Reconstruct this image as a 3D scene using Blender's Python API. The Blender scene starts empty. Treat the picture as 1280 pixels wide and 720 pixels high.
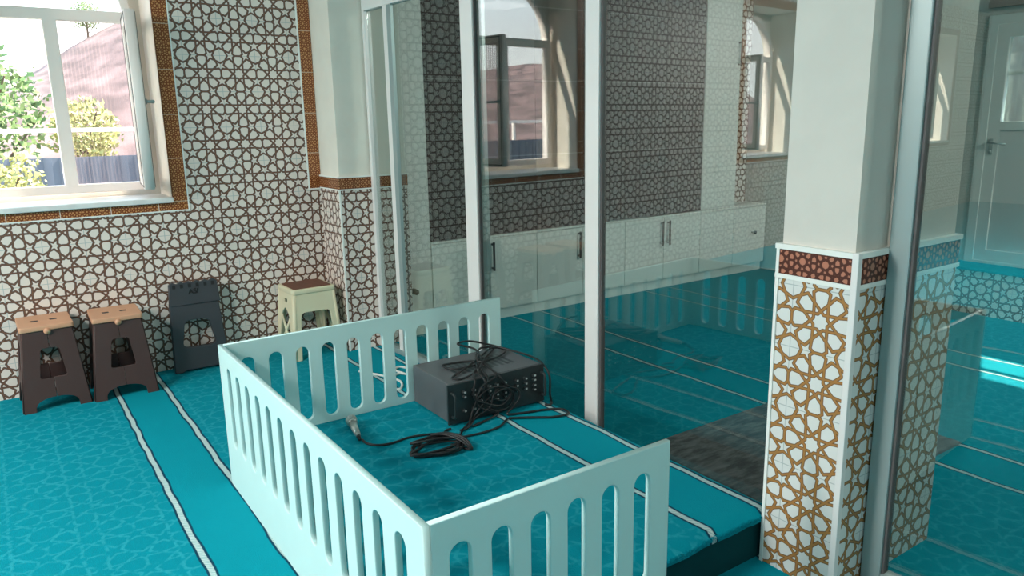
import bpy, bmesh, math, random
from mathutils import Vector, Matrix, noise
random.seed(7)
PI = math.pi
scene = bpy.context.scene
COL = scene.collection

# ------------------------------------------------------------------ materials
def new_mat(name):
    m = bpy.data.materials.new(name); m.use_nodes = True
    nt = m.node_tree
    for n in list(nt.nodes): nt.nodes.remove(n)
    out = nt.nodes.new('ShaderNodeOutputMaterial')
    return m, nt, out

def bsdf(nt, out, col=(.8, .8, .8), rough=.5, metal=0., spec=.5, coat=0.):
    b = nt.nodes.new('ShaderNodeBsdfPrincipled')
    b.inputs['Base Color'].default_value = (*col, 1)
    b.inputs['Roughness'].default_value = rough
    b.inputs['Metallic'].default_value = metal
    b.inputs['Specular IOR Level'].default_value = spec
    b.inputs['Coat Weight'].default_value = coat
    nt.links.new(b.outputs[0], out.inputs['Surface'])
    return b

class NB:
    """small node-building helper"""
    def __init__(s, nt): s.nt = nt
    def _set(s, sock, v):
        if hasattr(v, 'is_output'): s.nt.links.new(v, sock)
        else: sock.default_value = v
    def math(s, op, a, b=None, c=None, clamp=False):
        n = s.nt.nodes.new('ShaderNodeMath'); n.operation = op; n.use_clamp = clamp
        for i, v in enumerate((a, b, c)):
            if v is not None: s._set(n.inputs[i], v)
        return n.outputs[0]
    def vec(s, op, a, b=None, scale=None):
        n = s.nt.nodes.new('ShaderNodeVectorMath'); n.operation = op
        s._set(n.inputs[0], a)
        if b is not None: s._set(n.inputs[1], b)
        if scale is not None: s._set(n.inputs['Scale'], scale)
        return n.outputs['Value'] if op in ('DOT_PRODUCT', 'DISTANCE', 'LENGTH') else n.outputs['Vector']
    def comb(s, x, y, z=0.):
        n = s.nt.nodes.new('ShaderNodeCombineXYZ')
        for i, v in enumerate((x, y, z)): s._set(n.inputs[i], v)
        return n.outputs[0]
    def sep(s, v):
        n = s.nt.nodes.new('ShaderNodeSeparateXYZ'); s._set(n.inputs[0], v); return n.outputs
    def mix(s, f, a, b):
        n = s.nt.nodes.new('ShaderNodeMix'); n.data_type = 'RGBA'
        s._set(n.inputs[0], f)
        for i, v in ((6, a), (7, b)):
            s._set(n.inputs[i], v if hasattr(v, 'is_output') else (*v, 1))
        return n.outputs[2]
    def ss(s, x, a, b):
        n = s.nt.nodes.new('ShaderNodeMapRange'); n.interpolation_type = 'SMOOTHSTEP'
        s._set(n.inputs['Value'], x); s._set(n.inputs['From Min'], a); s._set(n.inputs['From Max'], b)
        return n.outputs[0]
    def noise(s, v, scale, detail=2., rough=.5):
        n = s.nt.nodes.new('ShaderNodeTexNoise'); s._set(n.inputs['Vector'], v)
        n.inputs['Scale'].default_value = scale; n.inputs['Detail'].default_value = detail
        n.inputs['Roughness'].default_value = rough
        return n.outputs[0]
    def geo(s):
        return s.nt.nodes.new('ShaderNodeNewGeometry').outputs
    def bump(s, h, strength=.2, dist=.01):
        n = s.nt.nodes.new('ShaderNodeBump'); s._set(n.inputs['Height'], h)
        n.inputs['Strength'].default_value = strength; n.inputs['Distance'].default_value = dist
        return n.outputs[0]

def make_star_group():
    """distance to the lines of an eight-fold star and octagon lattice, one period per unit;
    octagon centres sit on whole numbers"""
    g = bpy.data.node_groups.new('star_lattice', 'ShaderNodeTree')
    g.interface.new_socket('Vector', in_out='INPUT', socket_type='NodeSocketVector')
    g.interface.new_socket('Distance', in_out='OUTPUT', socket_type='NodeSocketFloat')
    gi = g.nodes.new('NodeGroupInput'); go = g.nodes.new('NodeGroupOutput')
    N = NB(g)
    x, y, _ = N.sep(gi.outputs[0])
    fx = N.math('ABSOLUTE', N.math('SUBTRACT', N.math('FRACT', x), .5))
    fy = N.math('ABSOLUTE', N.math('SUBTRACT', N.math('FRACT', y), .5))
    p = N.comb(N.math('MAXIMUM', fx, fy), N.math('MINIMUM', fx, fy))
    S = [((.12, .05), (.17, 0)), ((.12, .05), (.12, .12)), ((.17, 0), (.29, .12)), ((.12, .12), (.29, .12)),
         ((.29, .12), (.415, .238)), ((.415, .238), (.362, .362)), ((.362, .362), (.5, .292)),
         ((.29, .12), (.448, .142)), ((.448, .142), (.5, .078)), ((.5, .078), (.5, 0))]
    d = None
    for (ax, ay), (bx, by) in S:
        ba = (bx-ax, by-ay, 0); l2 = ba[0]**2+ba[1]**2
        pa = N.vec('SUBTRACT', p, (ax, ay, 0))
        t = N.vec('DOT_PRODUCT', pa, (ba[0]/l2, ba[1]/l2, 0))
        t = N.math('MULTIPLY', t, 1., clamp=True)
        q = N.vec('SCALE', ba, scale=t)
        e = N.vec('DISTANCE', pa, q)
        d = e if d is None else N.math('MINIMUM', d, e)
    g.links.new(d, go.inputs[0])
    return g
STAR = make_star_group()

def star_dist(N, v):
    n = N.nt.nodes.new('ShaderNodeGroup'); n.node_tree = STAR
    N._set(n.inputs[0], v)
    return n.outputs[0]

def wall_uv(N, period, u0x, u0y, v0):
    """wall coordinates in metres: along the wall and up, whichever way the wall faces"""
    ge = N.geo()
    px, py, pz = N.sep(ge['Position']); nx, ny, nz = N.sep(ge['Normal'])
    f = N.math('GREATER_THAN', N.math('ABSOLUTE', nx), .7)
    ux = N.math('SUBTRACT', px, u0x); uy = N.math('SUBTRACT', py, u0y)
    u = N.math('ADD', N.math('MULTIPLY', ux, N.math('SUBTRACT', 1., f)), N.math('MULTIPLY', uy, f))
    v = N.math('SUBTRACT', pz, v0)
    return N.math('DIVIDE', u, period), N.math('DIVIDE', v, period), u, v

def tile_mat(name, period, u0x, u0y, v0, w_edge=.027, w_core=.015, edge=(.05, .026, .022), core=(.19, .092, .058), ground=(.82, .73, .665)):
    m, nt, out = new_mat(name); N = NB(nt)
    U, V, u, v = wall_uv(N, period, u0x, u0y, v0)
    d = star_dist(N, N.comb(U, V))
        # grout: thin grey-blue cross through every octagon centre
    gu = N.math('ABSOLUTE', N.math('SUBTRACT', N.math('FRACT', N.math('ADD', U, .5)), .5))
    gv = N.math('ABSOLUTE', N.math('SUBTRACT', N.math('FRACT', N.math('ADD', V, .5)), .5))
    gd = N.math('MINIMUM', gu, gv)
    base = N.mix(N.ss(gd, .004, .010), (.42, .47, .47), ground)
    nz = N.noise(N.comb(u, v), 9., 3.)
    base = N.mix(N.math('MULTIPLY', nz, .18), base, tuple(k*.86 for k in ground))
    c = N.mix(N.ss(d, w_edge*.82, w_edge*1.1), edge, base)
    c = N.mix(N.ss(d, w_core*.75, w_core*1.1), core, c)
    b = bsdf(nt, out, rough=.42, spec=.35)
    nt.links.new(c, b.inputs['Base Color'])
    return m

def border_mat(name, period, u0x, u0y, v0, cell=(.50, .16, .075), line=(.055, .014, .008), seam=0.):
    m, nt, out = new_mat(name); N = NB(nt)
    U, V, u, v = wall_uv(N, period, u0x, u0y, v0)
    d = star_dist(N, N.comb(U, V))
    c = N.mix(N.ss(d, .036, .060), line, cell)
    if seam:
        s = N.math('ABSOLUTE', N.math('SUBTRACT', N.math('FRACT', N.math('ADD', N.math('DIVIDE', u, seam), .5)), .5))
        c = N.mix(N.ss(s, .006, .010), (.72, .62, .52), c)
        s2 = N.math('ABSOLUTE', N.math('SUBTRACT', N.math('FRACT', N.math('ADD', N.math('DIVIDE', v, seam), .5)), .5))
        c = N.mix(N.ss(s2, .006, .010), (.60, .42, .30), c)
    b = bsdf(nt, out, rough=.25)
    nt.links.new(c, b.inputs['Base Color'])
    return m

STRIPES = [-.92, -.65, .452, .70, 1.79, 2.05, 3.27, 3.55, 4.72, 5.0]
def carpet_mat(name, plain=False, stripes=True):
    m, nt, out = new_mat(name); N = NB(nt)
    P = N.geo()['Position']
    px, py, pz = N.sep(P)
    wob = N.math('MULTIPLY', N.math('SUBTRACT', N.noise(P, 5., 1.), .5), .022)
    x = N.math('ADD', px, wob)
    teal = (.0, .285, .365); hi = (.04, .42, .50)
    big = N.noise(P, 1.6, 3.)
    fine = N.noise(P, 260., 2.)
    c = N.mix(big, (.0, .25, .325), teal)
    if not plain:
        # woven line lattice
        wv = N.vec('ADD', P, N.vec('SCALE', N.comb(N.noise(N.vec('ADD', P, (3., 0, 0)), 14., 1.), N.noise(N.vec('ADD', P, (0, 7., 0)), 14., 1.)), scale=.02))
        d = star_dist(N, N.vec('SCALE', wv, scale=1/.29))
        lat = N.math('SUBTRACT', 1., N.ss(d, .008, .03))
        brk = N.ss(N.noise(P, 32., 2.), .30, .60)
        fl = N.math('MULTIPLY', N.math('MULTIPLY', lat, brk), .5)
        if stripes:
            inside = None
            for a, b_ in zip(STRIPES[::2], STRIPES[1::2]):
                mid = (a+b_)/2; hw = (b_-a)/2
                k = N.math('LESS_THAN', N.math('ABSOLUTE', N.math('SUBTRACT', x, mid)), hw)
                inside = k if inside is None else N.math('MAXIMUM', inside, k)
            fl = N.math('MULTIPLY', fl, N.math('SUBTRACT', 1., inside))
            c = N.mix(N.math('MULTIPLY', inside, .6), c, (.0, .32, .40))
        c = N.mix(fl, c, hi)
        if stripes:
            dm = None
            for s in STRIPES:
                k = N.math('ABSOLUTE', N.math('SUBTRACT', x, s))
                dm = k if dm is None else N.math('MINIMUM', dm, k)
            c = N.mix(N.ss(dm, .0165, .0205), (.006, .035, .075), c)
            weave = N.ss(N.math('FRACT', N.math('MULTIPLY', N.math('ADD', py, px), 70.)), .1, .5)
            wh = N.mix(weave, (.30, .50, .50), (.60, .72, .70))
            c = N.mix(N.ss(dm, .0085, .0115), wh, c)
    c = N.mix(N.math('MULTIPLY', fine, .35), c, (.0, .13, .165))
    b = bsdf(nt, out, rough=.95, spec=.1)
    nt.links.new(c, b.inputs['Base Color'])
    nt.links.new(N.bump(fine, .5, .004), b.inputs['Normal'])
    return m

def plain_mat(name, col, rough=.5, metal=0., spec=.5, coat=0., var=0., vscale=8., bump=0., bscale=200.):
    m, nt, out = new_mat(name); N = NB(nt)
    b = bsdf(nt, out, col, rough, metal, spec, coat)
    if var or bump:
        tc = nt.nodes.new('ShaderNodeTexCoord').outputs['Object']
    if var:
        n = N.noise(tc, vscale, 4.)
        c = N.mix(N.ss(n, .3, .7), tuple(k*(1-var) for k in col), tuple(min(1, k*(1+var)) for k in col))
        nt.links.new(c, b.inputs['Base Color'])
    if bump:
        nt.links.new(N.bump(N.noise(tc, bscale, 2.), bump, .002), b.inputs['Normal'])
    return m

def glass_mat(name, tint=(.9, .95, .94), f0=.05):
    """thin clear pane: each face lets light straight through with a tint and mirrors a share that grows at grazing angles"""
    m, nt, out = new_mat(name); N = NB(nt)
    ge = N.geo()
    cs = N.math('ABSOLUTE', N.vec('DOT_PRODUCT', ge['Incoming'], ge['Normal']))
    k = N.math('POWER', N.math('SUBTRACT', 1., cs, clamp=True), 5.)
    F = N.math('ADD', N.math('MULTIPLY', k, 1-f0), f0)
    t = nt.nodes.new('ShaderNodeBsdfTransparent'); t.inputs[0].default_value = (*tint, 1)
    gl = nt.nodes.new('ShaderNodeBsdfGlossy'); gl.inputs['Roughness'].default_value = .0
    gl.inputs['Color'].default_value = (1, 1, 1, 1)
    mx = nt.nodes.new('ShaderNodeMixShader')
    nt.links.new(F, mx.inputs[0]); nt.links.new(t.outputs[0], mx.inputs[1]); nt.links.new(gl.outputs[0], mx.inputs[2])
    nt.links.new(mx.outputs[0], out.inputs['Surface'])
    return m

def screen_mat(name):
    m, nt, out = new_mat(name)
    t = nt.nodes.new('ShaderNodeBsdfTransparent'); d = nt.nodes.new('ShaderNodeBsdfDiffuse')
    d.inputs[0].default_value = (.22, .17, .17, 1)
    mx = nt.nodes.new('ShaderNodeMixShader'); mx.inputs[0].default_value = .30
    nt.links.new(t.outputs[0], mx.inputs[1]); nt.links.new(d.outputs[0], mx.inputs[2])
    nt.links.new(mx.outputs[0], out.inputs['Surface'])
    return m

M = {}
M['tile'] = tile_mat('star_tile_wall', .2165, 1.069, 0, 1.7215)
M['tile_pil'] = tile_mat('star_tile_pilaster', .2165, 1.985, 4.71, .93)
M['tile_col'] = tile_mat('star_tile_column', .2005, 2.17, 1.409, .7865, edge=(.13, .055, .02), core=(.40, .19, .055), ground=(.74, .75, .73), w_edge=.030, w_core=.019)
M['tile_riser'] = tile_mat('star_tile_riser', .2165, 0, 2.6, .2)
M['border'] = border_mat('star_border', .052, 1.10, 0, 1.0625, cell=(.56, .25, .09), line=(.20, .052, .016), seam=.262)
M['border_pil'] = border_mat('star_border_pilaster', .052, 2.0, 4.71, 1.13, cell=(.50, .23, .10), line=(.17, .05, .018))
M['border_col'] = border_mat('star_border_column', .078, 2.03, 1.3028, 1.065, cell=(.50, .185, .11), line=(.085, .018, .008), seam=0)
M['plaster'] = plain_mat('white_plaster', (.67, .64, .585), .8, var=.02, bump=.05, bscale=60)
M['warm_lit_plaster'] = plain_mat('warm_lit_plaster', (.80, .765, .68), .8, var=.02, bump=.05, bscale=60)  # pilaster copy of the plaster, warm light near the wall put into its colour
M['reveal'] = plain_mat('reveal_plaster', (.78, .72, .64), .85, var=.03, bump=.08, bscale=40)
M['ceiling'] = plain_mat('ceiling_paint', (.8, .8, .78), .9)
M['greywall'] = plain_mat('grey_wall_paint', (.50, .50, .47), .7, var=.03)
M['carpet'] = carpet_mat('teal_prayer_carpet')
M['carpet_plain'] = carpet_mat('teal_carpet_plain', plain=True)
M['fence'] = plain_mat('white_lacquer_board', (.60, .82, .80), .38, var=.01)
M['alu'] = plain_mat('white_aluminium', (.84, .81, .79), .35, metal=.08)
M['alu_grey'] = plain_mat('silver_aluminium', (.33, .41, .41), .35, metal=.3)
M['pvc'] = plain_mat('white_pvc', (.90, .80, .75), .35)
M['pvc_door'] = plain_mat('white_pvc_door', (.62, .64, .62), .4)
M['seal'] = plain_mat('dark_seal', (.10, .09, .09), .6)
M['glass'] = glass_mat('partition_glass', (.755, .815, .80), .10)
M['winglass'] = glass_mat('window_glass', (.96, .97, .97), .04)
M['doorglass'] = glass_mat('door_glass', (.75, .8, .8), .06)
M['screen'] = screen_mat('pleated_insect_screen')
M['cab'] = plain_mat('white_cabinet_lacquer', (.86, .87, .83), .5, spec=.25)
M['dark'] = plain_mat('dark_tinted_cabinet_glass', (.014, .018, .022), .5, spec=.15)
M['black'] = plain_mat('black_metal', (.02, .02, .022), .4)
M['marble'] = plain_mat('grey_marble_sill', (.72, .72, .70), .3, var=.12, vscale=6)
M['brown'] = plain_mat('dark_brown_plastic', (.066, .032, .028), .5, bump=.05, bscale=300)
M['tan'] = plain_mat('tan_plastic', (.62, .32, .19), .5, bump=.05, bscale=300)
M['graypl'] = plain_mat('charcoal_plastic', (.045, .048, .056), .5, bump=.06, bscale=300)
M['cream'] = plain_mat('cream_plastic', (.72, .66, .46), .45)
M['brownseat'] = plain_mat('red_brown_plastic', (.16, .055, .03), .55, var=.12, vscale=30)
M['ampg'] = plain_mat('grey_painted_steel', (.10, .105, .112), .45, bump=.08, bscale=400)
M['ampf'] = plain_mat('black_front_panel', (.022, .03, .032), .4)
M['knob'] = plain_mat('grey_knob', (.42, .44, .44), .4)
M['cord'] = plain_mat('black_rubber_cord', (.012, .012, .013), .45)
M['whitecord'] = plain_mat('white_plastic_cord', (.72, .74, .70), .45)
M['silver'] = plain_mat('brushed_silver', (.62, .60, .56), .32, metal=.8)
M['bark'] = plain_mat('bark', (.12, .08, .05), .9)
M['leaf'] = plain_mat('leaf_green', (.12, .19, .05), .7, var=.3, vscale=3)
M['leafy'] = plain_mat('leaf_yellow_green', (.34, .33, .10), .7, var=.25, vscale=3)
M['hill'] = plain_mat('red_earth', (.17, .105, .098), .95, var=.45, vscale=.9)
M['ground'] = plain_mat('dry_ground', (.2, .18, .16), .95, var=.2, vscale=.5)
M['sheet'] = plain_mat('blue_grey_sheet_metal', (.12, .14, .18), .45, metal=.2)

def mat_marble_mat():
    m, nt, out = new_mat('grey_mottled_mat'); N = NB(nt)
    P = N.geo()['Position']
    n = N.noise(N.vec('MULTIPLY', P, (1.6, 5., 1.)), 5., 6., .68)
    c = N.mix(N.ss(n, .36, .66), (.085, .08, .085), (.21, .205, .21))
    b = bsdf(nt, out, rough=.8, spec=.2); nt.links.new(c, b.inputs['Base Color'])
    nt.links.new(N.bump(n, .3, .004), b.inputs['Normal'])
    return m
M['mat'] = mat_marble_mat()

# ------------------------------------------------------------------ mesh helpers
def box(bm, x0, x1, y0, y1, z0, z1, bev=0., mi=0):
    vs = [bm.verts.new((x, y, z)) for x in (x0, x1) for y in (y0, y1) for z in (z0, z1)]
    F = [(0, 1, 3, 2), (4, 6, 7, 5), (0, 4, 5, 1), (2, 3, 7, 6), (0, 2, 6, 4), (1, 5, 7, 3)]
    fs = [bm.faces.new([vs[i] for i in f]) for f in F]
    for f in fs: f.material_index = mi
    if bev:
        es = list({e for f in fs for e in f.edges})
        bmesh.ops.bevel(bm, geom=es, offset=bev, segments=2, affect='EDGES', profile=.6)
    return fs

def cyl(bm, p0, p1, r0, r1=None, n=16, cap=True):
    r1 = r0 if r1 is None else r1
    p0 = Vector(p0); p1 = Vector(p1); d = (p1-p0).normalized()
    a = d.orthogonal().normalized(); b = d.cross(a)
    A = [bm.verts.new(p0+(a*math.cos(2*PI*i/n)+b*math.sin(2*PI*i/n))*r0) for i in range(n)]
    B = [bm.verts.new(p1+(a*math.cos(2*PI*i/n)+b*math.sin(2*PI*i/n))*r1) for i in range(n)]
    for i in range(n):
        bm.faces.new((A[i], A[(i+1) % n], B[(i+1) % n], B[i]))
    if cap: bm.faces.new(A[::-1]); bm.faces.new(B)

def catmull(pts, n=8, closed=False):
    P = [Vector(p) for p in pts]; out = []; m = len(P)
    rng = range(m if closed else m-1)
    for i in rng:
        if closed: p0, p1, p2, p3 = P[i-1], P[i], P[(i+1) % m], P[(i+2) % m]
        else: p0, p1, p2, p3 = P[max(i-1, 0)], P[i], P[i+1], P[min(i+2, m-1)]
        for k in range(n):
            t = k/n
            out.append(.5*((2*p1)+(-p0+p2)*t+(2*p0-5*p1+4*p2-p3)*t*t+(-p0+3*p1-3*p2+p3)*t**3))
    if not closed: out.append(P[-1])
    return out

def tube(bm, pts, r, n=8, closed=False):
    pts = [Vector(p) for p in pts]; m = len(pts); rings = []
    up = Vector((0, 0, 1)); a = None
    for i, p in enumerate(pts):
        q0 = pts[i-1] if (i > 0 or closed) else p
        q1 = pts[(i+1) % m] if (i < m-1 or closed) else p
        t = (q1-q0)
        t = t.normalized() if t.length > 1e-9 else Vector((1, 0, 0))
        if a is None: a = t.orthogonal().normalized()
        else:
            a = a-t*a.dot(t); a = a.normalized() if a.length > 1e-6 else t.orthogonal().normalized()
        b = t.cross(a)
        rings.append([bm.verts.new(p+(a*math.cos(2*PI*k/n)+b*math.sin(2*PI*k/n))*r) for k in range(n)])
    for i in range(m if closed else m-1):
        A, B = rings[i], rings[(i+1) % m]
        for k in range(n): bm.faces.new((A[k], A[(k+1) % n], B[(k+1) % n], B[k]))
    if not closed: bm.faces.new(rings[0][::-1]); bm.faces.new(rings[-1])

def obj(name, bm, mats, parent=None, smooth=False):
    bmesh.ops.recalc_face_normals(bm, faces=bm.faces)
    me = bpy.data.meshes.new(name); bm.to_mesh(me); bm.free()
    for m in (mats if isinstance(mats, (list, tuple)) else [mats]): me.materials.append(m)
    if smooth:
        for p in me.polygons: p.use_smooth = True
    o = bpy.data.objects.new(name, me); COL.objects.link(o)
    if parent is not None: o.parent = parent
    return o

def shade_auto(o, ang=35):
    bm = bmesh.new(); bm.from_mesh(o.data)
    for f in bm.faces: f.smooth = True
    for e in bm.edges:
        if len(e.link_faces) == 2 and e.calc_face_angle(0) > math.radians(ang): e.smooth = False
    bm.to_mesh(o.data); bm.free()
    return o

def boxes(name, mat, lst, parent=None, bev=0.):
    bm = bmesh.new()
    for b in lst: box(bm, *b, bev=bev)
    return obj(name, bm, mat, parent)

def struct(o): o['kind'] = 'structure'; return o
def tag(o, label, cat, group=None):
    o['label'] = label; o['category'] = cat
    if group: o['group'] = group
    return o
def empty(name, loc=(0, 0, 0), rz=0., label=None, cat=None, group=None):
    o = bpy.data.objects.new(name, None); COL.objects.link(o)
    o.location = loc; o.rotation_euler = (0, 0, rz); o.empty_display_size = .05
    if label: tag(o, label, cat, group)
    return o

def slot(cx, cy, w, h, n=10):
    r = w/2; pts = []
    for i in range(n+1):
        a = PI*i/n; pts.append((cx+r*math.cos(a), cy+h/2-r+r*math.sin(a)))
    for i in range(n+1):
        a = PI+PI*i/n; pts.append((cx+r*math.cos(a), cy-h/2+r+r*math.sin(a)))
    return pts

def rpoly(pts, r, n=5):
    """polygon with rounded corners"""
    out = []; m = len(pts)
    for i in range(m):
        p = Vector((*pts[i], 0)); a = Vector((*pts[i-1], 0)); b = Vector((*pts[(i+1) % m], 0))
        u = (a-p); v = (b-p); k = min(r, u.length*.45, v.length*.45)
        s = p+u.normalized()*k; e = p+v.normalized()*k
        for j in range(n+1):
            t = j/n; q = s*(1-t)**2+p*2*t*(1-t)+e*t*t
            out.append((q.x, q.y))
    return out

def plate_mesh(loops, thick, bev=0.):
    """flat board cut from closed outlines (outer edges and holes), thickness about its own plane"""
    cu = bpy.data.curves.new('outline', 'CURVE'); cu.dimensions = '2D'; cu.fill_mode = 'BOTH'
    cu.extrude = max(thick/2-bev, 0); cu.bevel_depth = bev; cu.bevel_resolution = 1; cu.offset = -bev
    for L in loops:
        s = cu.splines.new('POLY'); s.points.add(len(L)-1); s.use_cyclic_u = True
        for p, (x, y) in zip(s.points, L): p.co = (x, y, 0, 1)
    o = bpy.data.objects.new('outline', cu); COL.objects.link(o)
    dg = bpy.context.evaluated_depsgraph_get(); dg.update()
    me = bpy.data.meshes.new_from_object(o.evaluated_get(dg))
    bpy.data.objects.remove(o); bpy.data.curves.remove(cu)
    return me

def plate(name, loops, thick, mat, mtx, parent=None, bev=0.):
    me = plate_mesh(loops, thick, bev)
    me.transform(mtx)
    bm = bmesh.new(); bm.from_mesh(me); bpy.data.meshes.remove(me)
    bmesh.ops.remove_doubles(bm, verts=bm.verts, dist=1e-5)
    return obj(name, bm, mat, parent)

def frame_mtx(origin, xaxis, yaxis):
    x = Vector(xaxis).normalized(); y = Vector(yaxis); y = (y-x*y.dot(x)).normalized(); z = x.cross(y)
    m = Matrix((x, y, z)).transposed().to_4x4(); m.translation = Vector(origin)
    return m

# ------------------------------------------------------------------ room shell
W = 5.04          # inner face of the tiled window wall
WO = 5.46         # its outer face
HC = 3.1          # ceiling height
XL, XR, YF = -10.2, 6.35, -3.6
WINX = [(-.153, .921), (-3.80, -2.726), (-8.80, -7.726)]
Z0, Z1 = 1.09, 2.68

bm = bmesh.new(); box(bm, XL-.3, XR+.3, YF-.3, WO, -.12, 0)
struct(obj('floor', bm, M['carpet']))
bm = bmesh.new(); box(bm, XL-.3, XR+.3, YF-.3, WO, HC, HC+.15)
struct(obj('ceiling', bm, M['ceiling']))

bm = bmesh.new()
xs = [XL-.3]
for a, b in sorted(WINX): xs += [a, b]
xs.append(XR+.3)
for i in range(0, len(xs), 2): box(bm, xs[i], xs[i+1], W, WO, 0, HC)
for a, b in WINX:
    box(bm, a, b, W, WO, 0, Z0-.03); box(bm, a, b, W, WO, Z1, HC)
bmesh.ops.recalc_face_normals(bm, faces=bm.faces)
for f in bm.faces:
    f.material_index = 0 if f.normal.y < -.9 else 1
struct(obj('wall_back', bm, [M['tile'], M['reveal']]))

# far wall of the second room, with the door opening
DY0, DY1, DZ = 1.92, 2.87, 2.21
bm = bmesh.new()
box(bm, XR, XR+.25, YF-.3, DY0, 0, HC); box(bm, XR, XR+.25, DY1, W, 0, HC); box(bm, XR, XR+.25, DY0, DY1, DZ, HC)
box(bm, XR, XR+.25, DY0, DY1, 0, .34)
struct(obj('wall_right', bm, M['greywall']))
# plain left and front walls (behind the camera)
bm = bmesh.new(); box(bm, XL-.3, XL, YF-.3, W, 0, HC)
struct(obj('wall_left', bm, M['plaster']))
bm = bmesh.new(); box(bm, XL, XR, YF-.3, YF, 0, HC)
struct(obj('wall_front', bm, M['plaster']))

# pilaster on the window wall
PX0, PX1, PY = 1.872, 2.36, 4.705
bm = bmesh.new()
box(bm, PX0, PX1, PY, W, 0, 1.088)
for f in bm.faces: f.material_index = 0
box(bm, PX0+.006, PX1-.006, PY+.006, W, 1.088, HC, mi=1)
struct(obj('pilaster', bm, [M['tile_pil'], M['warm_lit_plaster']]))
struct(boxes('trim_1', M['border_pil'], [(PX0-.004, PX1+.004, PY-.004, W, 1.094, 1.166)]))
struct(boxes('trim_2', M['cab'], [(PX0-.007, PX1+.007, PY-.007, W, 1.086, 1.094), (PX0-.007, PX1+.007, PY-.007, W, 1.166, 1.176)]))
struct(boxes('trim_3', M['cab'], [(PX0-.004, PX0+.006, PY-.005, PY+.006, 0, 1.086)]))

# column carrying the glass partition
CX0, CX1, CY0, CY1 = 2.03, 2.62, 1.205, 1.470
bm = bmesh.new()
box(bm, CX0, CX1, CY0, CY1, 0, 1.005)
box(bm, CX0+.008, CX1-.008, CY0+.012, CY1-.008, 1.005, HC, mi=1)
for f in bm.faces:
    pass
struct(obj('column', bm, [M['tile_col'], M['plaster']]))
struct(boxes('trim_4', M['border_col'], [(CX0-.003, CX1+.003, CY0-.003, CY1+.003, 1.017, 1.096)]))
struct(boxes('trim_5', M['cab'], [(CX0-.006, CX1+.006, CY0-.006, CY1+.006, 1.003, 1.017), (CX0-.008, CX1+.008, CY0-.008, CY1+.008, 1.096, 1.112)]))
struct(boxes('trim_6', M['alu'], [(CX0-.011, CX0+.010, CY0-.011, CY0+.010, 0, 1.114)], bev=.003))
struct(boxes('trim_7', M['cab'], [(CX0-.005, CX0+.006, CY1-.006, CY1+.005, 0, 1.10)]))

# brown star border round every window recess, and beside the pilaster
def border_ring(name, a, b, w=.086):
    zt = Z1+.005; y0 = W-.005
    bm = bmesh.new()
    box(bm, a-w, b+w, y0, W+.01, Z0-.015-w+.02, Z0-.03+.03-.004)
    box(bm, b, b+w, y0, W+.01, Z0-.004, zt+w); box(bm, a-w, a, y0, W+.01, Z0-.004, zt+w)
    box(bm, a, b, y0, W+.01, zt, zt+w)
    return struct(obj(name, bm, M['border']))
border_ring('trim_8', *WINX[0]); border_ring('trim_9', *WINX[1]); border_ring('trim_10', *WINX[2])
struct(boxes('trim_11', M['border'], [(1.795, PX0+.003, W-.005, W+.01, 1.088, HC)]))
struct(boxes('trim_12', M['cab'], [(1.785, 1.795, W-.006, W+.01, 1.078, HC), (1.795, PX0-.004, W-.006, W+.01, 1.078, 1.088)]))
def thin_edge(name, a, b, w=.086, t=.008):
    y0 = W-.006
    return struct(boxes(name, M['cab'], [(b+w, b+w+t, y0, W+.01, Z0-.081-t, HC), (a-w-t, a-w, y0, W+.01, Z0-.081-t, HC), (a-w, b+w, y0, W+.01, Z0-.081-t, Z0-.081)]))
thin_edge('trim_13', *WINX[0]); thin_edge('trim_14', *WINX[1]); thin_edge('trim_15', *WINX[2])

# ------------------------------------------------------------------ arched windows of the tiled wall
def arch_pts(cx, cz, r, n=24):
    return [(cx+r*math.cos(PI*i/n), cz+r*math.sin(PI*i/n)) for i in range(n+1)]

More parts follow.
